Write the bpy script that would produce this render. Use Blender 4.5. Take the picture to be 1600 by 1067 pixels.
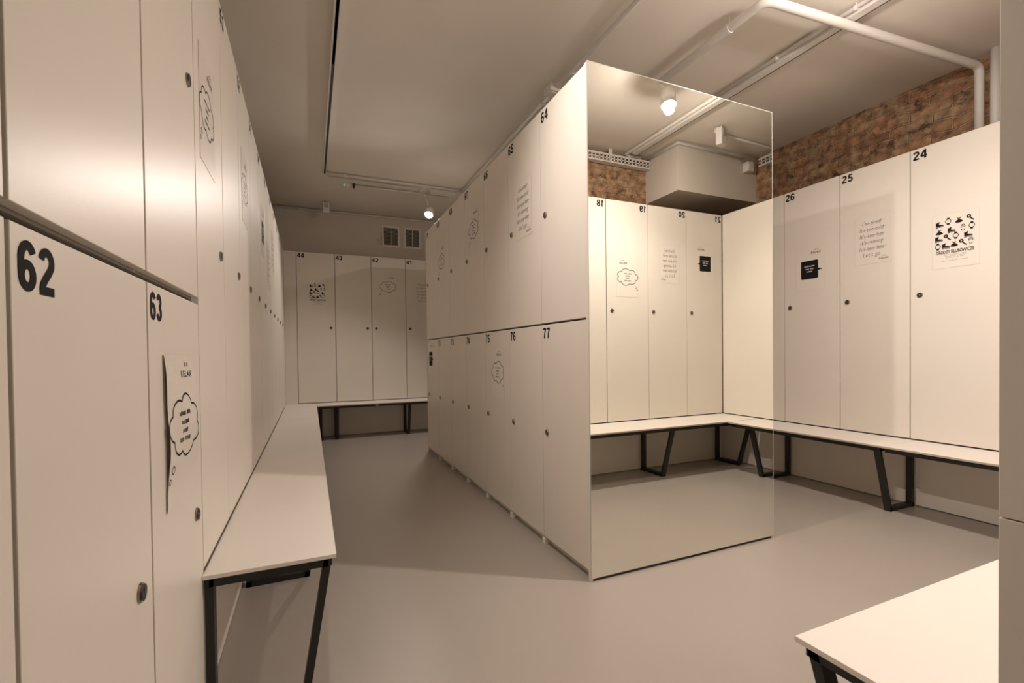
import bpy, bmesh, math, random
from mathutils import Vector, Matrix
random.seed(7)
for o in list(bpy.data.objects): bpy.data.objects.remove(o)
S = bpy.context.scene
COL = S.collection
PI = math.pi

# ------------------------------------------------------------------ camera
f_px, yaw, pitch, roll, cy = 725.1956, .4099, -.0140, .0117, 562.048
c, s = math.cos, math.sin
r0 = Vector((c(yaw), -s(yaw), 0)); f0 = Vector((s(yaw), c(yaw), 0)); zz = Vector((0, 0, 1))
fw = f0*c(pitch) + zz*s(pitch); up0 = -f0*s(pitch) + zz*c(pitch)
RR = r0*c(roll) - up0*s(roll); UU = r0*s(roll) + up0*c(roll)
cam = bpy.data.cameras.new('camera'); camo = bpy.data.objects.new('camera', cam); COL.objects.link(camo)
m = Matrix.Identity(4)
for i in range(3):
    m[i][0] = RR[i]; m[i][1] = UU[i]; m[i][2] = -fw[i]
m[0][3], m[1][3], m[2][3] = 0, 0, 1.08
camo.matrix_world = m
cam.sensor_width = 36; cam.lens = f_px/1600*36; cam.shift_y = (cy-533.5)/1600
cam.clip_start = .02
S.camera = camo

# ------------------------------------------------------------------ world, exposure
w = bpy.data.worlds.new('world'); S.world = w; w.use_nodes = True
w.node_tree.nodes['Background'].inputs[0].default_value = (1, .8, .65, 1)
w.node_tree.nodes['Background'].inputs[1].default_value = .0
S.view_settings.view_transform = 'Standard'; S.view_settings.look = 'None'
S.view_settings.gamma = 1; S.view_settings.use_curve_mapping = False
S.view_settings.exposure = 0.50
S.cycles.use_denoising = True
S.cycles.max_bounces = 10; S.cycles.diffuse_bounces = 6; S.cycles.glossy_bounces = 6
S.cycles.caustics_reflective = True
S.cycles.blur_glossy = 0.0
S.cycles.sample_clamp_indirect = 3.0

LCOL = (1.0, .880, .805)
def spot(name, loc, aim, power, size=2.7, blend=.6, rad=.036):
    l = bpy.data.lights.new(name, 'SPOT'); l.energy = power; l.color = LCOL
    l.spot_size = size; l.spot_blend = blend; l.shadow_soft_size = rad
    o = bpy.data.objects.new(name, l); COL.objects.link(o); o.location = loc
    o.rotation_euler = (Vector(aim)-Vector(loc)).to_track_quat('-Z', 'Y').to_euler()
    return o
LAMPS = [
    # head centre, aim point, power
    ((1.325, 5.50, 2.74), (0.60, 4.2, .8), 62),
    ((2.42, 1.03, 2.86), (2.2, 1.55, .6), 92),
    ((.165, 1.70, 2.85), (2.0, 1.15, .95), 78),
]

# ------------------------------------------------------------------ materials
def mat(name, col, rough=.5, metal=0, spec=.5):
    m = bpy.data.materials.new(name); m.use_nodes = True
    b = m.node_tree.nodes['Principled BSDF']
    b.inputs['Base Color'].default_value = (*col, 1); b.inputs['Roughness'].default_value = rough
    b.inputs['Metallic'].default_value = metal; b.inputs['Specular IOR Level'].default_value = spec
    return m
def noise_mix(m, scale, c1, c2, lo=.35, hi=.65, bump=0, detail=4, bscale=None, stretch=None):
    nt = m.node_tree; b = nt.nodes['Principled BSDF']
    tc = nt.nodes.new('ShaderNodeTexCoord'); mp = nt.nodes.new('ShaderNodeMapping')
    nt.links.new(tc.outputs['Object'], mp.inputs[0])
    if stretch: mp.inputs['Scale'].default_value = stretch
    n = nt.nodes.new('ShaderNodeTexNoise'); n.inputs['Scale'].default_value = scale; n.inputs['Detail'].default_value = detail
    nt.links.new(mp.outputs[0], n.inputs['Vector'])
    r = nt.nodes.new('ShaderNodeValToRGB')
    r.color_ramp.elements[0].position = lo; r.color_ramp.elements[0].color = (*c1, 1)
    r.color_ramp.elements[1].position = hi; r.color_ramp.elements[1].color = (*c2, 1)
    nt.links.new(n.outputs['Fac'], r.inputs[0]); nt.links.new(r.outputs[0], b.inputs['Base Color'])
    if bump:
        n2 = nt.nodes.new('ShaderNodeTexNoise'); n2.inputs['Scale'].default_value = bscale or scale*6; n2.inputs['Detail'].default_value = 3
        nt.links.new(mp.outputs[0], n2.inputs['Vector'])
        bp = nt.nodes.new('ShaderNodeBump'); bp.inputs['Strength'].default_value = bump; bp.inputs['Distance'].default_value = .002
        nt.links.new(n2.outputs['Fac'], bp.inputs['Height']); nt.links.new(bp.outputs[0], b.inputs['Normal'])
    return m
M = {}
M['laminate'] = noise_mix(mat('white_laminate', (.74, .69, .62), .37, 0, .32), 1.6, (.73, .68, .61), (.755, .705, .635), bump=.05, bscale=260)
M['edge'] = mat('laminate_edge', (.50, .44, .36), .5)
M['carcass'] = mat('carcass_board', (.33, .30, .26), .7)
M['bench'] = noise_mix(mat('bench_laminate', (.75, .70, .64), .42), 2.0, (.74, .69, .63), (.765, .715, .655), bump=.05, bscale=300)
M['black'] = mat('black_powder_coat', (.012, .011, .010), .45)
M['lock'] = noise_mix(mat('aged_nickel', (.30, .26, .20), .42, .45), 60, (.24, .20, .155), (.38, .33, .26))
M['lock_dark'] = mat('keyway', (.06, .05, .04), .5, .6)
M['ink'] = mat('black_ink', (.012, .011, .010), .75, 0, .15)
M['ink_soft'] = mat('grey_ink', (.10, .09, .085), .5)
M['ink_grey'] = mat('pale_grey_ink', (.33, .31, .29), .5)
M['sheet'] = mat('poster_foil', (.75, .70, .63), .3)
M['sheet_edge'] = mat('foil_edge', (.60, .56, .51), .35)
M['white_ink'] = mat('white_ink', (.72, .68, .63), .5)
M['floor'] = noise_mix(mat('grey_floor', (.365, .325, .285), .34), 1.2, (.355, .316, .276), (.378, .337, .295), bump=.12, bscale=380)
M['ceiling'] = noise_mix(mat('ceiling_paint', (.74, .69, .62), .85), 2.2, (.73, .68, .61), (.76, .71, .64), bump=.2, bscale=60)
M['plaster'] = noise_mix(mat('beige_plaster', (.62, .57, .50), .85), 2.2, (.61, .56, .49), (.64, .59, .52), bump=.25, bscale=70)
M['white_plastic'] = mat('white_plastic', (.72, .69, .65), .45)
M['white_paint'] = mat('white_pipe_paint', (.70, .67, .63), .5)
M['slot'] = mat('track_slot', (.03, .028, .025), .5)
M['grille'] = mat('vent_louvre', (.42, .39, .35), .5)
M['dark'] = mat('recess_shade_paint', (.02, .018, .016), .8)  # near-black colour standing in for shade in the mirror gap and vents
M['mirror'] = mat('mirror_glass', (.86, .86, .81), .0, 1.0)
M['mirror_edge'] = mat('mirror_edge', (.75, .78, .74), .12, .6)
def brick_mat():
    m = mat('old_brick', (.3, .15, .08), .9); nt = m.node_tree; b = nt.nodes['Principled BSDF']
    N = nt.nodes.new; L = nt.links.new
    tc = N('ShaderNodeTexCoord'); sp = N('ShaderNodeSeparateXYZ'); L(tc.outputs['Object'], sp.inputs[0])
    ad = N('ShaderNodeMath'); ad.operation = 'ADD'; L(sp.outputs[0], ad.inputs[0]); L(sp.outputs[1], ad.inputs[1])
    cb = N('ShaderNodeCombineXYZ'); L(ad.outputs[0], cb.inputs[0]); L(sp.outputs[2], cb.inputs[1])
    n0 = N('ShaderNodeTexNoise'); n0.inputs['Scale'].default_value = 5; n0.inputs['Detail'].default_value = 4; L(cb.outputs[0], n0.inputs['Vector'])
    sc = N('ShaderNodeVectorMath'); sc.operation = 'SCALE'; sc.inputs['Scale'].default_value = .085; L(n0.outputs['Color'], sc.inputs[0])
    av = N('ShaderNodeVectorMath'); av.operation = 'ADD'; L(cb.outputs[0], av.inputs[0]); L(sc.outputs[0], av.inputs[1])
    br = N('ShaderNodeTexBrick'); L(av.outputs[0], br.inputs['Vector'])
    br.inputs['Scale'].default_value = 1; br.inputs['Brick Width'].default_value = .27; br.inputs['Row Height'].default_value = .078
    br.inputs['Mortar Size'].default_value = .008; br.inputs['Mortar Smooth'].default_value = .45; br.inputs['Bias'].default_value = -.1
    br.inputs['Color1'].default_value = (.50, .285, .16, 1); br.inputs['Color2'].default_value = (.30, .17, .10, 1)
    br.inputs['Mortar'].default_value = (.46, .35, .25, 1)
    n1 = N('ShaderNodeTexNoise'); n1.inputs['Scale'].default_value = 5.5; n1.inputs['Detail'].default_value = 8; n1.inputs['Roughness'].default_value = .65; L(cb.outputs[0], n1.inputs['Vector'])
    r1 = N('ShaderNodeValToRGB'); r1.color_ramp.elements[0].position = .47; r1.color_ramp.elements[1].position = .58; L(n1.outputs['Fac'], r1.inputs[0])
    mx = N('ShaderNodeMixRGB'); mx.inputs['Color2'].default_value = (.47, .35, .225, 1)
    ml = N('ShaderNodeMath'); ml.operation = 'MULTIPLY'; ml.inputs[1].default_value = .8; L(r1.outputs[0], ml.inputs[0])
    L(ml.outputs[0], mx.inputs['Fac']); L(br.outputs['Color'], mx.inputs['Color1'])
    n2 = N('ShaderNodeTexNoise'); n2.inputs['Scale'].default_value = 16; n2.inputs['Detail'].default_value = 6; L(cb.outputs[0], n2.inputs['Vector'])
    r2 = N('ShaderNodeValToRGB'); r2.color_ramp.elements[0].position = .32; r2.color_ramp.elements[0].color = (.55, .5, .46, 1); r2.color_ramp.elements[1].position = .62; r2.color_ramp.elements[1].color = (1.15, 1.1, 1.05, 1); L(n2.outputs['Fac'], r2.inputs[0])
    mm = N('ShaderNodeMixRGB'); mm.blend_type = 'MULTIPLY'; mm.inputs['Fac'].default_value = 1; L(mx.outputs[0], mm.inputs['Color1']); L(r2.outputs[0], mm.inputs['Color2'])
    n3 = N('ShaderNodeTexNoise'); n3.inputs['Scale'].default_value = 9; n3.inputs['Detail'].default_value = 7; n3.inputs['Roughness'].default_value = .7
    o3 = N('ShaderNodeVectorMath'); o3.operation = 'ADD'; o3.inputs[1].default_value = (3.7, 1.3, 5.1); L(cb.outputs[0], o3.inputs[0]); L(o3.outputs[0], n3.inputs['Vector'])
    r3 = N('ShaderNodeValToRGB'); r3.color_ramp.elements[0].position = .36; r3.color_ramp.elements[0].color = (.18, .16, .14, 1); r3.color_ramp.elements[1].position = .45; r3.color_ramp.elements[1].color = (1, 1, 1, 1); L(n3.outputs['Fac'], r3.inputs[0])
    m3 = N('ShaderNodeMixRGB'); m3.blend_type = 'MULTIPLY'; m3.inputs['Fac'].default_value = .85; L(mm.outputs[0], m3.inputs['Color1']); L(r3.outputs[0], m3.inputs['Color2'])
    L(m3.outputs[0], b.inputs['Base Color'])
    h1 = N('ShaderNodeMath'); h1.operation = 'MULTIPLY'; h1.inputs[1].default_value = -.8; L(br.outputs['Fac'], h1.inputs[0])
    h2 = N('ShaderNodeMath'); h2.operation = 'ADD'; L(h1.outputs[0], h2.inputs[0]); L(n1.outputs['Fac'], h2.inputs[1])
    h3 = N('ShaderNodeMath'); h3.operation = 'ADD'; L(h2.outputs[0], h3.inputs[0]); L(n2.outputs['Fac'], h3.inputs[1])
    bp = N('ShaderNodeBump'); bp.inputs['Strength'].default_value = 1; bp.inputs['Distance'].default_value = .04
    L(h3.outputs[0], bp.inputs['Height']); L(bp.outputs[0], b.inputs['Normal'])
    return m
M['brick'] = brick_mat()
def emis(name, col, st):
    m = bpy.data.materials.new(name); m.use_nodes = True; nt = m.node_tree; nt.nodes.clear()
    e = nt.nodes.new('ShaderNodeEmission'); e.inputs[0].default_value = (*col, 1); e.inputs[1].default_value = st
    o = nt.nodes.new('ShaderNodeOutputMaterial'); nt.links.new(e.outputs[0], o.inputs[0]); return m
M['bulb'] = emis('lit_bulb', (1, .92, .82), 40)
M['green_led'] = emis('green_led', (.1, 1, .5), 1.2)

# ------------------------------------------------------------------ mesh helpers
def link(name, me, parent=None, loc=None):
    o = bpy.data.objects.new(name, me); COL.objects.link(o)
    if parent: o.parent = parent
    if loc: o.location = loc
    return o
def empty(name, loc=(0, 0, 0), rz=0):
    o = bpy.data.objects.new(name, None); COL.objects.link(o); o.location = loc; o.rotation_euler = (0, 0, rz); o.empty_display_size = .1
    return o
def tag(o, label=None, cat=None, group=None, kind=None):
    if label: o['label'] = label
    if cat: o['category'] = cat
    if group: o['group'] = group
    if kind: o['kind'] = kind
    return o
class B:
    """collects shapes, becomes one mesh object"""
    def __init__(s): s.bm = bmesh.new()
    def box(s, x0, x1, y0, y1, z0, z1, bev=0):
        r = bmesh.ops.create_cube(s.bm, size=1)
        for v in r['verts']:
            v.co = Vector(((x0+x1)/2+v.co.x*(x1-x0), (y0+y1)/2+v.co.y*(y1-y0), (z0+z1)/2+v.co.z*(z1-z0)))
        if bev:
            es = list({e for v in r['verts'] for e in v.link_edges})
            bmesh.ops.bevel(s.bm, geom=es, offset=bev, segments=2, affect='EDGES', profile=.5)
        return s
    def bar(s, p0, p1, a, b, upv=(0, 1, 0)):
        """rectangular tube from p0 to p1, a wide along side, b along upv"""
        p0, p1 = Vector(p0), Vector(p1); d = (p1-p0).normalized(); u = Vector(upv); u = (u-d*u.dot(d)).normalized(); v = d.cross(u)
        vs = []
        for p in (p0, p1):
            for i, j in ((-1, -1), (1, -1), (1, 1), (-1, 1)): vs.append(s.bm.verts.new(p+v*i*a/2+u*j*b/2))
        for q in ((3, 2, 1, 0), (4, 5, 6, 7), (0, 1, 5, 4), (1, 2, 6, 5), (2, 3, 7, 6), (3, 0, 4, 7)): s.bm.faces.new([vs[k] for k in q])
        return s
    def cyl(s, p0, p1, r, r2=None, n=20, cap=True):
        p0, p1 = Vector(p0), Vector(p1); d = p1-p0; r2 = r if r2 is None else r2
        mt = Matrix.Translation((p0+p1)/2) @ d.to_track_quat('Z', 'Y').to_matrix().to_4x4()
        bmesh.ops.create_cone(s.bm, cap_ends=cap, segments=n, radius1=r, radius2=r2, depth=d.length, matrix=mt)
        return s
    def tube(s, pts, r, n=14):
        """pipe through points, with rounded elbows"""
        P = [Vector(p) for p in pts]; Q = [P[0]]
        for i in range(1, len(P)-1):
            a = (P[i-1]-P[i]); b = (P[i+1]-P[i]); k = min(r*2.2, a.length*.4, b.length*.4); a.normalize(); b.normalize()
            A = P[i]+a*k; Bq = P[i]+b*k
            for t in range(7):
                t /= 6; Q.append(A*(1-t)**2+P[i]*2*t*(1-t)+Bq*t*t)
        Q.append(P[-1]); rings = []
        ref = None
        for i, q in enumerate(Q):
            d = (Q[min(i+1, len(Q)-1)]-Q[max(i-1, 0)]).normalized()
            if ref is None: ref = d.orthogonal().normalized()
            ref = (ref-d*ref.dot(d)).normalized(); v = d.cross(ref)
            rings.append([s.bm.verts.new(q+(ref*math.cos(2*PI*k/n)+v*math.sin(2*PI*k/n))*r) for k in range(n)])
        for a, b in zip(rings, rings[1:]):
            for k in range(n): s.bm.faces.new((a[k], a[(k+1) % n], b[(k+1) % n], b[k]))
        s.bm.faces.new(rings[0][::-1]); s.bm.faces.new(rings[-1])
        return s
    def poly(s, pts, y=0):
        s.bm.faces.new([s.bm.verts.new((p[0], y, p[1])) for p in pts]); return s
    def ribbon(s, pts, wd, closed=False, y=0):
        P = [Vector((p[0], 0, p[1])) for p in pts]; n = len(P); L = []; R = []
        for i in range(n):
            a = P[(i-1) % n] if closed or i else P[i]; b = P[(i+1) % n] if closed or i < n-1 else P[i]
            d = (b-a); d = d.normalized() if d.length > 1e-9 else Vector((1, 0, 0)); nn = Vector((-d.z, 0, d.x))*wd/2
            L.append(s.bm.verts.new(P[i]+nn+Vector((0, y, 0)))); R.append(s.bm.verts.new(P[i]-nn+Vector((0, y, 0))))
        for i in range(n if closed else n-1):
            j = (i+1) % n; s.bm.faces.new((L[i], L[j], R[j], R[i]))
        return s
    def rect(s, x0, x1, z0, z1, y=0): return s.poly(((x0, z0), (x1, z0), (x1, z1), (x0, z1)), y)
    def out(s, name, m, parent=None, smooth=False, loc=None, disp=None):
        bmesh.ops.recalc_face_normals(s.bm, faces=s.bm.faces)
        if disp:
            for v in s.bm.verts: v.co = disp(v.co)
        me = bpy.data.meshes.new(name); s.bm.to_mesh(me); s.bm.free()
        me.materials.append(M[m] if isinstance(m, str) else m)
        if smooth:
            for p in me.polygons: p.use_smooth = len(p.vertices) == 4
        return link(name, me, parent, loc)
def text_mesh(txt, size, bold=0, align='LEFT', shear=0, sx=1.0, spacing=1.0):
    cu = bpy.data.curves.new('lettering', 'FONT'); cu.body = txt; cu.size = size; cu.offset = bold; cu.align_x = align
    cu.shear = shear; cu.space_character = spacing; cu.resolution_u = 3
    o = bpy.data.objects.new('lettering', cu); COL.objects.link(o)
    bpy.context.view_layer.update()
    me = bpy.data.meshes.new_from_object(o.evaluated_get(bpy.context.evaluated_depsgraph_get()))
    bpy.data.objects.remove(o); bpy.data.curves.remove(cu)
    for v in me.vertices: v.co = Vector((v.co.x*sx, 0, v.co.y))
    return me
def add_text(b, txt, size, x, z, **k):
    """text into a B mesh, plane y=0"""
    me = text_mesh(txt, size, **k)
    b.bm.from_mesh(me); n = len(me.vertices); b.bm.verts.ensure_lookup_table()
    for v in b.bm.verts[-n:]: v.co += Vector((x, 0, z))
    bpy.data.meshes.remove(me); return b

# ------------------------------------------------------------------ dimensions
H = 2.43; ZS = 1.2405; ZB = .454; ZD = .4585; CZ = 3.10
XL, XI, XI2, XR = -.294, 1.199, 2.4264, 3.782
YB, YI, YF2, YF = .266, 1.8426, 5.1359, 6.62
WL, WR, WF = .460, .461, .4667
XWL, XWR, YWB, YWF = -.85, 4.33, -.25, 6.965
FL, FI, FR, FF, FB = PI/2, -PI/2, -PI/2, 0, PI      # facing: left row, island, right row, far row, back row

# ------------------------------------------------------------------ setting
def struct(name, m, *boxes):
    b = B()
    for q in boxes: b.box(*q)
    return tag(b.out(name, m), kind='structure')
struct('floor', 'floor', (XWL-.1, XWR+.1, -1.7, YWF+.1, -.1, 0))
struct('ceiling', 'ceiling', (XWL-.1, XWR+.1, -1.7, YWF+.1, CZ, CZ+.1))
struct('wall_left', 'plaster', (XWL-.1, XWL, -1.7, YWF+.1, 0, CZ))
struct('wall_right', 'brick', (XWR, XWR+.1, YWB-.1, YWF+.1, 0, CZ))
struct('wall_far', 'plaster', (XWL, XWR, YWF, YWF+.1, 0, CZ))
struct('wall_back', 'brick', (.90, XWR, YWB-.1, YWB, 0, CZ))
struct('wall_corridor', 'plaster', (XWL, .90, -1.7, -1.6, 0, CZ), (.90, 1.0, -1.7, YWB-.1, 0, CZ))
# pale end panel of the near row (right edge of the picture)
e = empty('end_panel', (.725, -.02, 0)); tag(e, 'tall plain beige end panel at the right edge, closing the near row', 'panel')
B().box(0, .29, -.23, .286, 0, .884, .001).out('lower_board', 'laminate', e)
B().box(0, .29, -.23, .286, .8855, H, .001).out('upper_board', 'laminate', e)

# ------------------------------------------------------------------ lockers
_lock_cache = {}
def locker_base(wd, z0, z1, depth, knob_z, knob_side, g):
    key = (round(wd, 4), z0, z1, depth, knob_z, knob_side, g)
    if key not in _lock_cache:
        h = z1-z0
        body = B().box(-wd/2+.0005, wd/2-.0005, .0195, depth, 0, h).bm
        mb = bpy.data.meshes.new('locker_body'); body.to_mesh(mb); body.free(); mb.materials.append(M['carcass'])
        bb = B().box(-wd/2+g, wd/2-g, 0, .0185, g, h-g, .0012)
        md = bpy.data.meshes.new('locker_door'); bb.bm.to_mesh(md); bb.bm.free(); md.materials.append(M['laminate'])
        k = B().cyl((0, 0, 0), (0, -.004, 0), .018, .0175, 32).cyl((0, -.004, 0), (0, -.007, 0), .0165, .0150, 32)
        nf = len(k.bm.faces)
        k.cyl((0, -.0068, 0), (0, -.0084, 0), .0085, .0080, 24).box(-.0014, .0014, -.0088, -.0078, -.006, .006)
        k.bm.faces.ensure_lookup_table()
        for fc in k.bm.faces[nf:]: fc.material_index = 1
        mk = bpy.data.meshes.new('cam_lock'); k.bm.to_mesh(mk); k.bm.free(); mk.materials.append(M['lock']); mk.materials.append(M['lock_dark'])
        _lock_cache[key] = (mb, md, mk)
    return _lock_cache[key]
def arc(cx, cz, rx, rz, a0, a1, n=14):
    return [(cx+rx*math.cos(math.radians(a0+(a1-a0)*i/n)), cz+rz*math.sin(math.radians(a0+(a1-a0)*i/n))) for i in range(n+1)]
DIG = {   # centre lines of bold grotesque figures, cap height 1, width .56
    '0': [(arc(.28, .5, .185, .41, 0, 360, 28)[:-1], True)],
    '1': [([(.31, 0), (.31, 1.0)], False), ([(.09, .735), (.20, .765), (.265, .85), (.29, .97)], False)],
    '2': [(arc(.28, .70, .185, .21, 170, -28, 14)+[(.36, .48), (.22, .33), (.13, .20), (.10, .085)], False), ([(.02, .085), (.53, .085)], False)],
    '3': [(arc(.265, .71, .175, .20, 160, -88, 14), False), (arc(.265, .295, .195, .215, 88, -168, 16), False)],
    '4': [([(.385, 0), (.385, 1.0)], False), ([(.01, .285), (.55, .285)], False), ([(.35, .93), (.215, .70), (.10, .50), (.06, .30)], False)],
    '5': [([(.50, .915), (.12, .915)], False), ([(.155, .95), (.115, .47)], False), (arc(.27, .315, .19, .235, 140, -165, 18), False)],
    '6': [(arc(.285, .31, .185, .225, 0, 360, 24)[:-1], True), (arc(.30, .62, .205, .295, 30, 180, 14)+[(.095, .45), (.10, .30)], False)],
    '7': [([(.02, .915), (.54, .915)], False), ([(.45, .86), (.33, .62), (.25, .36), (.215, 0)], False)],
    '8': [(arc(.28, .725, .165, .19, 0, 360, 24)[:-1], True), (arc(.28, .29, .19, .205, 0, 360, 24)[:-1], True)],
    '9': [(arc(.275, .69, .185, .225, 0, 360, 24)[:-1], True), (arc(.26, .38, .205, .295, 210, 360, 14)+[(.465, .55), (.46, .70)], False)]}
def number_mesh(n):
    b = B(); h = .0575; x = 0
    for ch in str(n):
        for i, (pts, closed) in enumerate(DIG[ch]):
            b.ribbon([((x+px)*h, (pz-1)*h) for px, pz in pts], .185*h, closed, y=-.00004*i)
        x += .66 if ch != '1' else .60
    me = bpy.data.meshes.new('number'); b.bm.to_mesh(me); b.bm.free()
    for v in me.vertices: v.co.x *= 1.14
    me.materials.append(M['ink']); return me
def locker(cx, cyy, rz, wd, z0, z1, depth, knob_z, knob_side, num, label, group, cat='locker', inset=.057):
    """cx,cyy: centre of the door face on plan; knob_side -1 left, 1 right as one looks at it"""
    mb, md, mk = locker_base(wd, z0, z1, depth, knob_z, knob_side, .0023 if depth == .60 else .0045 if rz == FL else .0034)
    r = empty('locker', (cx, cyy, z0), rz); tag(r, label, cat, group)
    link('body', mb, r); d = link('door', md, r)
    if knob_z:
        link('lock', mk, d, (knob_side*(wd/2-inset), 0, knob_z-z0))
    if num: link('number', number_mesh(num), d, (-wd/2+.017, -.0009, z1-z0-.020))
    return r
ORD = ['first', 'second', 'third', 'fourth', 'fifth', 'sixth', 'seventh', 'eighth', 'ninth', 'tenth', 'eleventh', 'twelfth', 'thirteenth']
NOTE = {54: 'cloud', 52: 'cloud', 50: 'bubble', 49: 'hand', 48: 'hand', 63: 'curl', 44: 'club', 42: 'cloud', 41: 'hand', 24: 'club', 25: 'hand', 26: 'bubble',
        19: 'cloud', 20: 'hand', 21: 'bubble', 65: 'hand', 67: 'cloud', 69: 'cloud', 75: 'cloud', 71: 'bubble'}
def poster_note(n):
    return {'cloud': ', thought-cloud notice', 'bubble': ', black speech-bubble notice', 'hand': ', handwritten notice', 'curl': ', curling notice', 'club': ', icon notice'}.get(NOTE.get(n), '')
# left row: two-tier columns near the camera, then ten tall lockers
Y0 = 1.589
for j, n in ((-1, 63), (-2, 62), (-3, 61)):
    yc = Y0+(j+.5)*WL
    locker(XL, yc, FL, WL, .042, ZS-.006, .5, .648, 1, n, {63: 'white lower locker marked 63 with a curling notice, beside the left bench end', 62: 'white lower locker marked with a big 62 in the left foreground', 61: 'white lower locker cut off by the left picture edge, before number 62'}[n], 'two-tier lockers of the left row', inset=.078)
    locker(XL, yc, FL, WL, ZS+.006, H, .5, 1.831, 1, None, {63: 'white upper locker directly above number 63 in the left row', 62: 'white upper locker with a smudged face directly above number 62', 61: 'white upper locker above number 61, cut by the left picture edge'}[n], 'two-tier lockers of the left row', inset=.078)
for i in range(10):
    n = 54-i
    locker(XL, Y0+(i+.5)*WL, FL, WL, ZD, H, .5, 1.444, 1, n, f'{ORD[i]} tall locker above the left bench, marked {n}'+poster_note(n), 'tall lockers of the left row', inset=.076)
# far row
FX0 = -.1485
for i in range(8):
    n = 44-i
    locker(FX0+(i+.5)*WF, YF, FF, WF, ZD, H, .34, 1.444, 1 if i < 2 else -1, n, f'{ORD[i]} locker from the left at the far wall, marked {n}'+poster_note(n), 'tall lockers of the far row')
# right row: 22 next to the near corner, up to 34 at the far corner
for i in range(13):
    n = 22+i; yl = 2.758-(26-n)*WR
    wd = WR if n > 22 else WR+.184
    locker(XR, yl-wd/2, FR, wd, ZD, H, .44, 1.441, -1, n, f'{ORD[i]} tall locker of the right row from the near corner, marked {n}'+poster_note(n), 'tall lockers of the right row')
# back row (seen in the mirror)
for i in range(6):
    n = 21-i
    locker(XR-(i+.5)*WR, YB, FB, WR, ZD, H, .5, 1.448, 1, n, f'{ORD[i]} locker from the corner in the mirrored near row, marked {n}'+poster_note(n), 'tall lockers of the near row')
# island: seven columns, two tiers
IW = (YF2-YI-.054)/7
for i in range(7):
    yc = YI+.027+(i+.5)*IW
    locker(XI, yc, FI, IW, ZS+.003, H, .60, 1.838, -1, 64+i, f'{ORD[i]} upper locker of the middle block from the mirror, marked {64+i}'+poster_note(64+i), 'upper lockers of the middle block')
    n = 77-i
    locker(XI, yc, FI, IW, .042, ZS-.003, .60, .640, -1, n, f'{ORD[i]} lower locker of the middle block from the mirror, marked {n}'+poster_note(n), 'lower lockers of the middle block')

# filler strips in the corners, panels under the benches
struct('trim_1', 'laminate', (XL-.3, XL-.001, Y0+10*WL+.002, YF+.35, ZB-.02, H))
struct('trim_2', 'laminate', (XL, FX0-.002, YF, YF+.34, ZB-.02, H))
struct('trim_4', 'laminate', (XR, XR+.5, 6.447, YF+.34, ZB-.02, H))
struct('baseboard_left', 'laminate', (XL-.034, XL-.018, Y0+.002, YF+.3, .006, ZB-.014))
struct('baseboard_far', 'laminate', (XL-.018, XR+.02, YF+.018, YF+.034, .006, ZB-.014))
struct('baseboard_right', 'laminate', (XR+.018, XR+.034, YB-.1, YF+.018, .006, ZB-.014))
struct('baseboard_back', 'laminate', (1.02, XR+.018, YB-.034, YB-.018, .006, ZB-.014))

# middle block: end panels, mirrors, rear bank, plinth
for nm, y0, sg, lab, labp in (('near', YI, 1, 'large frameless mirror covering the near end of the middle block', 'white end panel behind the near mirror'),
                        ('far', YF2, -1, 'frameless mirror covering the far end of the middle block', 'white end panel behind the far mirror')):
    e = empty('wall_mirror', ((XI+XI2)/2, y0, 0)); tag(e, lab, 'mirror')
    W = (XI2-XI)/2
    B().box(-W-.002, W+.002, *sorted((-.0*sg, .0045*sg)), .014, H).out('mirror_glass', 'mirror', e)
    b = B()
    for x0, x1, z0, z1 in ((-W-.0032, -W-.002, .014, H), (W+.002, W+.0045, .014, H), (-W-.0032, W+.0045, H, H+.0025)):
        b.box(x0, x1, *sorted((-.0004*sg, .0045*sg)), z0, z1)
    b.out('polished_edge', 'mirror_edge', e)
    B().box(-W+.01, W-.01, *sorted((.004*sg, .0062*sg)), .0, .014).out('gap_shade_strip', 'dark', e)  # black strip paints in the shadow gap below the mirror
    B().box(-W-.003, W+.003, *sorted((.0063*sg, .026*sg)), 0.0, H, .0008).out('backing_panel', 'laminate', e)
e = empty('locker_bank', ((XI+.61+XI2)/2, (YI+YF2)/2, 0)); tag(e, 'white back-to-back locker bank on the hidden side of the middle block', 'locker bank')
hx = (XI2-XI-.61)/2; hy = (YF2-YI)/2-.028
B().box(-hx, hx-.019, -hy, hy, .042, H).out('body', 'carcass', e)
for i in range(7):
    for z0, z1 in ((.042, ZS-.003), (ZS+.003, H)):
        B().box(hx-.018, hx, -hy+i*2*hy/7+.002, -hy+(i+1)*2*hy/7-.002, z0+.002, z1-.002, .001).out('door', 'laminate', e)
e = empty('plinth', (XI, (YI+YF2)/2, 0)); tag(e, 'recessed plinth with small white feet under the middle block', 'plinth')
B().box(.035, .06, -hy, hy, 0, .041).out('plinth_board', 'laminate', e)
for i in range(1, 7):
    yy = YI+.027+i*IW-(YI+YF2)/2
    B().box(-.004, .034, yy-.016, yy+.016, 0, .034, .002).out('foot', 'laminate', e)

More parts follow.
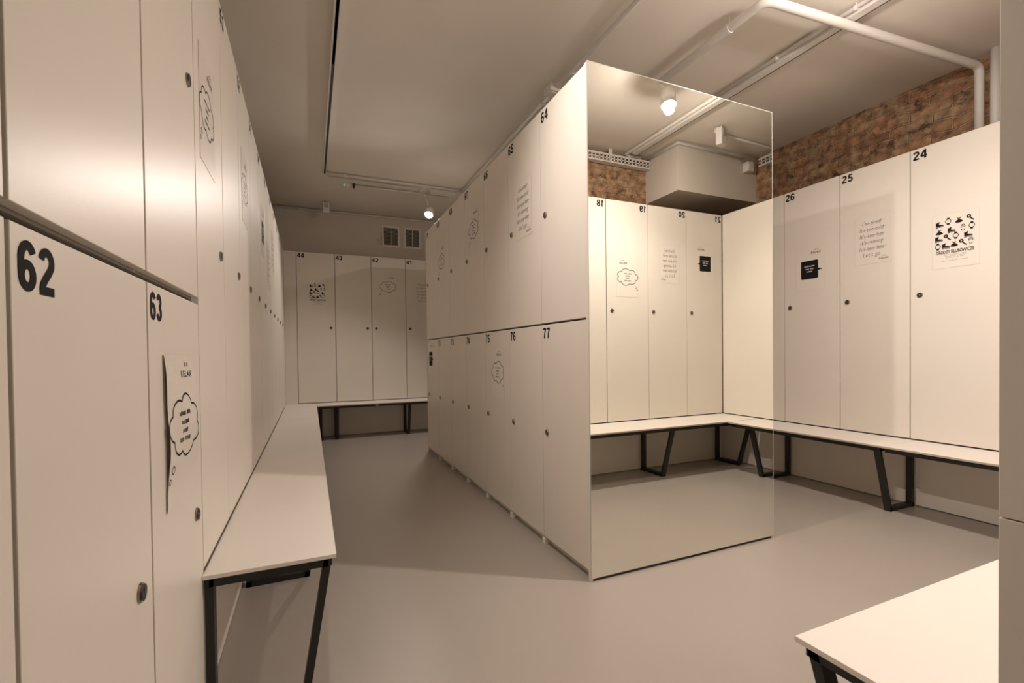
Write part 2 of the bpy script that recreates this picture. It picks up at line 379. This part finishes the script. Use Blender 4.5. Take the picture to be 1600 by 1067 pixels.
# ------------------------------------------------------------------ benches
def bench(loc, rz, length, width, frames, label):
    r = empty('bench', (loc[0], loc[1], 0), rz); tag(r, label, 'bench', 'white benches with black tube legs')
    B().box(.001, length-.001, -width, -.001, ZB-.0125, ZB, .001).out('seat', 'bench', r)
    B().box(.0012, length-.0012, -width-.0006, -width+.0004, ZB-.0118, ZB-.001).out('edge_band', 'edge', r)
    zt = ZB-.0125; T = .028
    b = B().box(.02, length-.02, -width+.012, -width+.012+T, zt-T, zt).box(.02, length-.02, -.03, -.03+T, zt-T, zt)
    b.out('under_frame', 'black', r)
    for x in frames:
        b = B(); a = .038; w2 = .023
        yf = -width+.012+w2/2; yr = -.0145
        b.bar((x, yf, zt-.001), (x, -.262, .0), w2, a, (1, 0, 0))
        b.bar((x, yr, zt-.001), (x, yr, 0), w2, a, (1, 0, 0))
        b.box(x-a/2, x+a/2, -.262-.012, yr+.012, 0, .026)
        b.box(x-a/2, x+a/2, yf, yr, zt-T-.001, zt-.001)
        b.out('leg', 'black', r)
    return r
bench((XL, 1.5586), FL, 4.985-1.5586, .359, (.035, .93, 1.84, 2.745), 'long white bench in front of the left locker row, its near end beside locker 63')
bench((XL, 4.986), FL, YF-4.986, .359, (.22, 1.12), 'short end of the white left bench, filling the far left corner')
bench((XL+.361, YF), FF, .72, .40, (.04, .235), 'short white bench piece under lockers 44 and 43 at the far wall')
bench((XL+.361+.721, YF), FF, 3.36-.788, .40, (.425, 1.335, 2.24), 'white bench running under lockers 42 and 41 to the right at the far wall')
bench((XR, YF), FR, YF-1.80, .412, (.09, .995, 1.9, 2.85, 3.90, 4.79), 'long white bench below lockers 25 and 26 along the right row')
bench((XR, 1.799), FR, 1.799-.692, .412, (.89,), 'near part of the right bench below lockers 22 to 24')
bench((XR, YB), FB, XR-.963, .415, (.09, 1.0, 1.91, 2.78), 'white bench in the lower right corner, its bare corner pointing at the camera')

# ------------------------------------------------------------------ notices taped to the doors
def cloud_pts(rx, rz, n=7, amp=.30, ph=.5, per=12):
    """thought cloud: chain of round lobes"""
    C0 = []
    for k in range(n):
        a = 2*PI*(k+ph)/n; C0.append((math.cos(a)*rx*.66, math.sin(a)*rz*.60))
    R0 = [(.40 if k % 2 else .36) for k in range(n)]
    pts = []
    for i in range(220):
        a = 2*PI*i/220; best = 0
        dx, dz = math.cos(a), math.sin(a)
        for (x, z), q in zip(C0, R0):
            x, z = x/rx, z/rz
            bq = x*dx+z*dz; cc = x*x+z*z-q*q; disc = bq*bq-cc
            if disc > 0: best = max(best, bq+math.sqrt(disc))
        pts.append((dx*best*rx, dz*best*rz))
    return pts
def ring(cx, cz, r, n=16): return [(cx+r*math.cos(2*PI*k/n), cz+r*math.sin(2*PI*k/n)) for k in range(n)]
def logo(b, cx, cz, k=1.0):
    for sx in (-1, 1):
        b.ribbon([(cx+sx*.009*k-.004*k, cz+.013*k), (cx+sx*.009*k-.002*k, cz+.020*k), (cx+sx*.009*k+.003*k, cz+.023*k), (cx+sx*.009*k+.004*k, cz+.012*k)], .003*k)
    add_text(b, 'RELAX', .0225*k, cx-.047*k, cz-.013*k, bold=.0006, spacing=1.32)
def dashes(b, cx, cz, wd, h, words=3):
    x = cx-wd/2
    parts = [random.uniform(.7, 1.3) for _ in range(words)]; tot = sum(parts); gap = h*.8
    for p in parts:
        L_ = p/tot*(wd-gap*(words-1)); n = max(2, int(L_/(h*.75)))
        for k in range(n):
            b.rect(x+L_*k/n, x+L_*k/n+L_/n*.72, cz-h/2*random.uniform(.7, 1.1), cz+h/2*random.uniform(.6, 1.1))
        x += L_+gap
def icon(b, kind, cx, cz, k):
    P = lambda pts: b.poly([(cx+x*k, cz+z*k) for x, z in pts])
    Rb = lambda pts, wdt, cl=False: b.ribbon([(cx+x*k, cz+z*k) for x, z in pts], wdt*k, cl)
    if kind == 'boot':
        P([(-.5, .42), (-.42, .30), (-.34, .36), (-.05, .48), (-.02, .40), (-.1, .05), (-.5, -.05)])
        P([(-.5, -.02), (-.1, .06), (.18, -.02), (.42, -.06), (.5, -.18), (.48, -.26), (-.5, -.26)])
        P([(-.5, -.31), (.48, -.31), (.48, -.42), (-.1, -.42), (-.14, -.37), (-.22, -.37), (-.24, -.46), (-.5, -.46)])
    elif kind == 'watch':
        Rb(ring(0, 0, .33, 20), .09, True)
        P([(-.2, .31), (.2, .31), (.15, .55), (-.15, .55)]); P([(-.2, -.31), (.2, -.31), (.15, -.55), (-.15, -.55)])
    elif kind == 'dress':
        P([(-.22, .45), (-.06, .28), (.06, .28), (.24, .45), (.20, .22), (.08, .12), (-.08, .12), (-.2, .22)])
        P([(-.08, .10), (.08, .10), (.30, -.02), (.50, -.28), (.30, -.40), (0, -.44), (-.30, -.40), (-.50, -.28), (-.30, -.02)])
    elif kind == 'key':
        Rb(ring(-.2, .22, .19, 16), .20, True)
        Rb([(-.08, .06), (.12, -.2), (.42, -.48)], .17)
    else:
        Rb([(-.2, -.02), (-.24, .25), (-.12, .46), (.12, .46), (.24, .25), (.2, -.02)], .10)
        b.rect(cx-.14*k, cx+.14*k, cz+.08*k, cz+.14*k); b.rect(cx-.14*k, cx+.14*k, cz+.22*k, cz+.28*k)
        Rb([(-.17, -.22), (-.14, -.42), (0, -.5), (.14, -.42), (.17, -.22)], .09)
def notice(kind, x, y, z, rz, label, flip=False, disp=None, k=1.0):
    r = empty('notice', (x, y, z), rz); tag(r, label, 'notice', 'notices taped to locker doors')
    W2, H2 = .118*k, .174*k
    if disp:
        b = B(); n = 24; grid = [[b.bm.verts.new((-W2+2*W2*i/8, -.0006, -H2+2*H2*j/n)) for i in range(9)] for j in range(n+1)]
        for j in range(n):
            for i in range(8): b.bm.faces.new((grid[j][i], grid[j][i+1], grid[j+1][i+1], grid[j+1][i]))
    else:
        b = B().box(-W2, W2, -.0011, -.0002, -H2, H2)
    b.out('sheet', 'sheet', r, disp=disp, smooth=False)
    b = B().ribbon([(-W2, -H2), (W2, -H2), (W2, H2), (-W2, H2)], .0018, True)
    b.out('sheet_rim', 'sheet_edge', r, loc=(0, -.0013, 0) if not disp else None, disp=disp)
    ink = B(); ink2 = None; light = None
    if kind == 'cloud':
        pts = [(px_, pz+.004) for px_, pz in cloud_pts(.112*k, .076*k)]
        ink.ribbon(pts, .0052, True)
        sg = 1 if flip else -1
        ink.ribbon(ring(sg*.094*k, -.086*k, .0085, 12), .003, True); ink.ribbon(ring(sg*.108*k, -.110*k, .006, 12), .0028, True)
        for i, wd in enumerate((.085, .05, .035, .075)): dashes(ink, -.002, .034-i*.021, wd, .0085 if disp is None else .011, 1 if i in (1, 2) else 2)
        logo(ink, .052*k if not flip else .03, .132*k)
    elif kind == 'bubble':
        a, q = .071, .010; pts = []
        for cx, cz, a0 in ((a-q, .066-q, 0), (-a+q, .066-q, 90), (-a+q, -.084+q, 180), (a-q, -.084+q, 270)):
            for t in range(5): th = math.radians(a0+t*22.5); pts.append((cx+q*math.cos(th), cz+q*math.sin(th)))
        ink.poly(pts); ink.poly([(.070, -.002), (.107, -.016), (.070, -.022)])
        light = B()
        for i, wd in enumerate((.085, .066, .048)): dashes(light, .0, .020-i*.022, wd, .009, (1, 2, 1)[i])
        logo(ink, .058, .132)
    elif kind == 'hand':
        for i, t in enumerate(("I'm tired", "It's too cold", "It's too hot", "It's raining", "It's too late", "Let's go")):
            z_ = .112-i*.0465; ln = (.125, .160, .160, .150, .165, .115)[i]
            ink.bm.verts.ensure_lookup_table()
            me = text_mesh(t, .046, bold=-.0003, shear=.18, align='LEFT', spacing=1.1)
            wd = max(v.co.x for v in me.vertices); sc = ln/wd
            n0 = len(ink.bm.verts); ink.bm.from_mesh(me); ink.bm.verts.ensure_lookup_table()
            for v in ink.bm.verts[n0:]: v.co = Vector((v.co.x*sc-ln/2-.006, 0, v.co.z*.92+z_))
            bpy.data.meshes.remove(me)
            if i < 5: ink.ribbon([(-ln/2-.008, z_+.007), (-.01, z_+.011), (ln/2+.004, z_+.015)], .0013)
        logo(ink, .078, -.142, .72)
    else:
        rows = [[('boot', -.078, .112), ('watch', -.034, .124), ('dress', .020, .120), ('key', .076, .122)],
                [('dress', -.080, .064), ('boot', -.016, .066), ('sandal', .040, .068), ('watch', .082, .072)],
                [('boot', -.082, .018), ('key', -.038, .022), ('watch', .004, .026), ('boot', .066, .020)],
                [('watch', -.088, -.030), ('boot', -.046, -.032), ('dress', -.004, -.026), ('key', .040, -.024), ('sandal', .078, -.022)]]
        for rw in rows:
            for kd, a, q in rw: icon(ink, kd, a, q, .041)
        add_text(ink, 'DRODZY KLUBOWICZE', .0285, -.002, -.081, bold=.0010, align='CENTER', sx=.62)
        ink2 = B()
        for i, wd in enumerate((.115, .105, .09)): dashes(ink2, .0, -.092-i*.0085, wd, .0042, 5)
        dashes(ink2, 0, -.128, .13, .0038, 6)
    ink.out('print', 'ink' if kind != 'hand' else 'ink_soft', r, loc=(0, -.0015, 0) if not disp else None, disp=(lambda co: disp(Vector((co.x, -.0009, co.z)))) if disp else None)
    if light: light.out('lettering', 'white_ink', r, loc=(0, -.0019, 0))
    if ink2: ink2.out('small_print', 'ink_grey', r, loc=(0, -.0015, 0))
    return r
o_ = .0
for kind, row, u, z, n, extra in (
    ('cloud', 'L', 1.777, 1.857, 54, {}), ('cloud', 'L', 2.722, 1.925, 52, {}), ('bubble', 'L', 3.700, 1.955, 50, {}),
    ('hand', 'L', 4.150, 1.790, 49, {}), ('hand', 'L', 4.650, 2.000, 48, {}),
    ('club', 'F', .105, 1.880, 44, {}), ('cloud', 'F', 1.007, 2.020, 42, {}), ('hand', 'F', 1.487, 1.950, 41, {}),
    ('club', 'R', 1.594, 1.772, 24, {}), ('hand', 'R', 2.068, 1.880, 25, {}), ('bubble', 'R', 2.534, 1.747, 26, {}),
    ('cloud', 'B', 2.625, 1.748, 19, {}), ('hand', 'B', 3.110, 1.898, 20, {}), ('bubble', 'B', 3.557, 1.940, 21, {}),
    ('hand', 'I', 2.562, 1.955, 65, {}), ('cloud', 'I', 3.487, 2.058, 67, {}), ('cloud', 'I', 4.472, 1.985, 69, {}),
    ('cloud', 'I', 3.010, .945, 75, {'flip': True}), ('bubble', 'I', 4.960, 1.040, 71, {})):
    X, Y, rz = {'L': (XL, u, FL), 'F': (u, YF, FF), 'R': (XR, u, FR), 'B': (u, YB, FB), 'I': (XI, u, FI)}[row]
    kd = {'cloud': 'notice with an outlined thought cloud', 'bubble': 'notice with a black speech bubble', 'hand': 'notice with struck-out handwritten lines', 'club': 'notice with rows of black clothing icons'}[kind]
    notice(kind, X, Y, z, rz, f'{kd} on '+{'L': f'the {ORD[(max(0, 54-n)) % 13]} tall locker of the left row', 'F': f'the {ORD[(max(0, 44-n)) % 13]} locker of the far row', 'R': f'the {ORD[(max(0, n-22)) % 13]} locker of the right row', 'B': f'the {ORD[(max(0, 21-n)) % 13]} mirrored near locker', 'I': f'the {ORD[(max(0, n-64) if n < 71 else 77-n) % 13]} '+('upper' if n < 71 else 'lower')+' middle-block locker'}[row], **extra)
def curl(co):
    t = min(1, max(0, (co.z+.174)/.348)); d = .006*math.sin(PI*t)+(.011*math.sin(PI*t)*(.5+co.x/.236))+.0015*math.sin(13*t+co.x*30)
    return Vector((co.x+.004*math.sin(5*t), co.y-.0025-max(0, d), co.z))
notice('cloud', XL, 1.345, .912, FL, 'creased, bulging notice with a bold thought cloud taped to lower locker 63', flip=False, disp=curl)

# ------------------------------------------------------------------ ceiling fixtures
def track(x, y0, y1, w_, z0, gaps, label, slotx):
    r = empty('lighting_track', (x, (y0+y1)/2, CZ)); tag(r, label, 'lighting track'); L2 = (y1-y0)/2; yc = (y0+y1)/2
    B().box(-w_/2, w_/2, -L2, L2, z0-CZ, -.0005, .001).out('channel', 'white_paint', r)
    b = B(); q = y0+.02
    for g in list(gaps)+[y1-.01]:
        b.box(slotx[0], slotx[1], q-yc, g-.03-yc, z0-CZ-.0008, z0-CZ+.004); q = g+.03
    b.out('slot', 'slot', r)
track(.172, -1.2, 5.50, .036, 3.058, (3.36, 1.2), 'slim white ceiling track with a dark slot, running above the left aisle', (-.006, .012))
track(3.01, -.1, 5.9, .062, 3.052, (), 'wide white ceiling trunking with a thin dark slot, above the right aisle', (.024, .032))
def pipe(label, pts, r, clips=(), cat='pipe', name='conduit', box=None):
    e = empty(name, pts[0]); tag(e, label, cat); o = Vector(pts[0])
    if box:
        q = Vector(box)-o; jb = B().box(q.x-.045, q.x+.04, q.y-.055, q.y+.055, q.z-.062, q.z-.0005, .005).out('junction_box', 'white_plastic', e)
        B().box(q.x-.028, q.x+.024, q.y-.035, q.y+.035, q.z-.068, q.z-.062, .002).out('lid', 'white_paint', jb)
    B().tube([Vector(p)-o for p in pts], r).out('pipe', 'white_paint', e, smooth=True)
    for p, d in clips:
        p = Vector(p)-o; d = Vector(d)
        B().cyl(p-d*.008, p+d*.008, r+.0035, n=18).cyl(p+Vector((0, 0, r)), p+Vector((0, 0, CZ-o.z-p.z)), .004, n=8).out('clip', 'white_plastic', e)
dY, dX = (0, 1, 0), (1, 0, 0)
pipe('white conduit under the ceiling along the top of the middle block', ((1.735, -.6, 3.070), (1.735, 5.50, 3.070)), .017,
     [((1.735, y, 3.07), dY) for y in (.9, 1.9, 2.86, 3.30, 4.26, 4.9)], box=(1.715, 3.12, CZ))
pipe('thick white pipe turning under the ceiling and dropping down the brick wall', ((2.350, 5.2, 3.022), (2.350, 1.815, 3.022), (4.268, 1.668, 3.022), (4.268, 1.668, 2.30)), .026,
     [((2.350, y, 3.022), dY) for y in (2.06, 3.4)])
pipe('short vertical white pipe on the brick wall, right of the bent pipe', ((4.268, 1.585, CZ-.002), (4.268, 1.585, 2.30)), .027)
pipe('white conduit beside the right ceiling trunking', ((2.955, 5.0, 3.075), (2.955, -.19, 3.075), (3.157, -.19, 3.075)), .013, [((2.955, y, 3.075), dY) for y in (.35, .91, 2.2, 1.7)])
pipe('thin white conduit crossing the ceiling from the left track to the middle block', ((.20, 5.49, 3.078), (1.72, 5.49, 3.078)), .013, [((x, 5.49, 3.078), dX) for x in (.39, .93, 1.45)])
pipe('thin white conduit between the smoke detector and the lamp', ((.52, 5.79, 3.082), (1.66, 5.76, 3.082)), .011, [((1.1, 5.775, 3.082), dX)])
pipe('thin conduit along the top of the far wall', ((-.80, YWF-.02, 3.080), (3.9, YWF-.02, 3.080)), .014, [((x, YWF-.02, 3.08), dX) for x in (-.1, .95, 1.6)])
t = empty('cable_trunking', (.72, 5.61, CZ)); tag(t, 'flat white cable trunking on the ceiling beside the thin crossing conduit', 'trunking')
B().box(-.51, .51, -.028, .028, -.032, -.0005, .002).out('cover', 'white_paint', t)
B().box(-.49, .49, -.0285, -.0270, -.020, -.017).out('seam', 'slot', t)
t = empty('junction_box', (1.53, 5.655, CZ)); tag(t, 'flat white junction box on the ceiling above the far lamp', 'box')
B().box(-.15, .17, -.055, .045, -.036, -.0005, .004).out('cover', 'white_plastic', t)

t = empty('smoke_detector', (.43, 5.80, CZ)); tag(t, 'round white smoke detector with a green light on the ceiling', 'smoke detector')
B().cyl((0, 0, -.0005), (0, 0, -.018), .058, .058, 36).out('base', 'white_plastic', t)
B().cyl((0, 0, -.018), (0, 0, -.046), .056, .042, 36).out('head', 'white_plastic', t)
B().cyl((-.035, -.036, -.034), (-.037, -.040, -.037), .0035, n=10).out('status_light', 'green_led', t)
B().box(.065, .085, -.03, .03, -.04, -.0005).out('cable_gland', 'slot', t)
def pir(x, y, z, rz, label, hx=.042, hz=.068):
    t = empty('motion_sensor', (x, y, z), rz); tag(t, label, 'motion sensor')
    B().box(-hx, hx, -.028, .028, -hz, hz, .008).out('housing', 'white_plastic', t)
    B().box(-hx*.58, hx*.58, -.034, -.027, -.002, hz*.78, .003).out('lens', 'grille', t)
    B().cyl((0, .026, hz*.4), (0, .05, hz*.8), .010, n=12).cyl((0, .05, hz*.7), (0, .05, max(.02, CZ-z-.001)), .009, n=12).out('bracket', 'white_plastic', t)
pir(.222, 6.56, 3.012, 0, 'small white motion sensor near the top of the far wall')
pir(3.430, .58, 3.010, PI-.35, 'white motion sensor on the ceiling by the boxed duct, seen in the mirror', .048, .078)
t = empty('alarm_box', (4.168, .262, 2.965)); tag(t, 'small white box on the duct beside the cable tray, seen in the mirror', 'box')
B().box(-.042, .042, -.041, .03, -.05, .05, .006).out('housing', 'white_plastic', t); B().box(-.030, .030, .03, .034, -.02, .03, .001).out('cover', 'white_paint', t)
struct('trim_5', 'plaster', (3.268, XWR, YWB, .22, 2.632, CZ))
bpy.data.objects['trim_5']['label'] = 'boxed duct below the ceiling corner'
pipe('thin conduit running round the top of the boxed duct, seen in the mirror', ((3.254, -.22, 3.072), (3.254, .236, 3.072), (4.12, .236, 3.050)), .011)
pipe('thin conduit from the motion sensor to the cable tray, seen in the mirror', ((3.50, .50, 3.085), (4.28, .47, 3.085), (4.28, .47, 3.02)), .010)
def tray(loc, rz, L_, label):
    t = empty('cable_tray', loc, rz); tag(t, label, 'cable tray')
    b = B(); b.box(0, L_, -.001, .001, .0, .016).box(0, L_, -.001, .001, .036, .046).box(0, L_, -.001, .001, .066, .085).box(0, L_, 0, .06, 0, .0015)
    x = 0
    while x < L_-.02: b.box(x, x+.016, -.001, .001, .010, .07); x += .044
    b.out('perforated_rail', 'white_paint', t)
    for x in ((.49, 1.45) if L_ > 1 else (.3,)): B().box(x-.015, x+.015, .002, .02, .02, CZ-loc[2]-.001).out('hanger', 'white_paint', t)
tray((3.262, -.17, 2.965), PI, 2.3, 'perforated white cable tray on the brick wall, left of the boxed duct')
tray((4.262, .96, 2.965), -PI/2, .66, 'short perforated cable tray right of the boxed duct, seen in the mirror')

for x0, lab in ((1.007, 'left of the two louvred air vents high on the far wall'), (1.322, 'right of the two louvred air vents high on the far wall')):
    t = empty('air_vent', (x0+.105, YWF, 2.808)); tag(t, lab, 'air vent', 'far wall air vents')
    b = B()
    for q in ((-.128, -.100, -.156, .156), (.100, .128, -.156, .156), (-.1, .1, -.156, -.126), (-.1, .1, .126, .156), (-.004, .004, -.126, .126)): b.box(q[0], q[1], -.012, -.0005, q[2], q[3], .001)
    b.out('frame', 'white_plastic', t); B().box(-.1, .1, -.003, -.0006, -.126, .126).out('duct_shade_sheet', 'dark', t)  # flat black sheet stands in for the shade inside the duct
    b = B()
    for k in range(13):
        z = -.115+k*.0192
        for a0, a1 in ((-.1, -.004), (.004, .1)): b.bar((a0, -.009, z), (a1, -.009, z), .0075, .002, (0, 1, .6))
    b.out('louvres', 'grille', t)

# ------------------------------------------------------------------ lamps (each lamp's own light is here)
def spotlight(loc, aim, power, mount, label, size, blend, spill=0):
    p = Vector(loc); a = (Vector(aim)-p).normalized(); mt = Vector(mount)
    e = empty('spotlight', mt); tag(e, label, 'spotlight', 'ceiling spotlights')
    front = p-a*.012-mt; back = front-a*.115
    B().cyl(back, front, .054, .054, 36, cap=True).out('lamp_head', 'white_plastic', e, smooth=True)
    B().cyl(front-a*.001, front+a*.003, .055, .055, 36).out('rim', 'white_paint', e)
    B().cyl(front+a*.0032, front+a*.0040, .045, .045, 32).out('bulb', 'bulb', e)
    jn = back+a*.05+Vector((0, 0, .05))
    B().cyl((0, 0, -.0005), (0, 0, -.028), .05, .046, 32).out('ceiling_rose', 'white_plastic', e)
    B().tube([(0, 0, -.02), jn*.5+Vector((0, 0, -.01)), jn, back+a*.05], .010).out('stem', 'white_plastic', e, smooth=True)
    l = spot('lamp_light', p+a*.024, Vector(aim), power, size, blend); 
    l.parent = e; l.matrix_parent_inverse = Matrix.Translation(-mt); l.name = 'lamp_light'
    if spill:      # the frosted bulb stands proud of its housing and also shines sideways
        g = bpy.data.lights.new('bulb_glow', 'POINT'); g.energy = spill; g.color = LCOL; g.shadow_soft_size = .034
        go = bpy.data.objects.new('bulb_glow', g); COL.objects.link(go); go.location = p+a*.024; go.parent = e; go.matrix_parent_inverse = Matrix.Translation(-mt)
spotlight(LAMPS[0][0], LAMPS[0][1], LAMPS[0][2], (1.30, 5.68, CZ), 'lit white spotlight hanging over the far end of the left aisle', 2.7, .5)
spotlight(LAMPS[1][0], LAMPS[1][1], LAMPS[1][2], (2.42, .93, CZ), 'lit white spotlight on the ceiling in front of the mirror', 2.75, .8, 27)
spotlight(LAMPS[2][0], LAMPS[2][1], LAMPS[2][2], (.172, 1.62, 3.058), 'lit white spotlight on the left ceiling track, above the top of the picture', 2.1, .9)
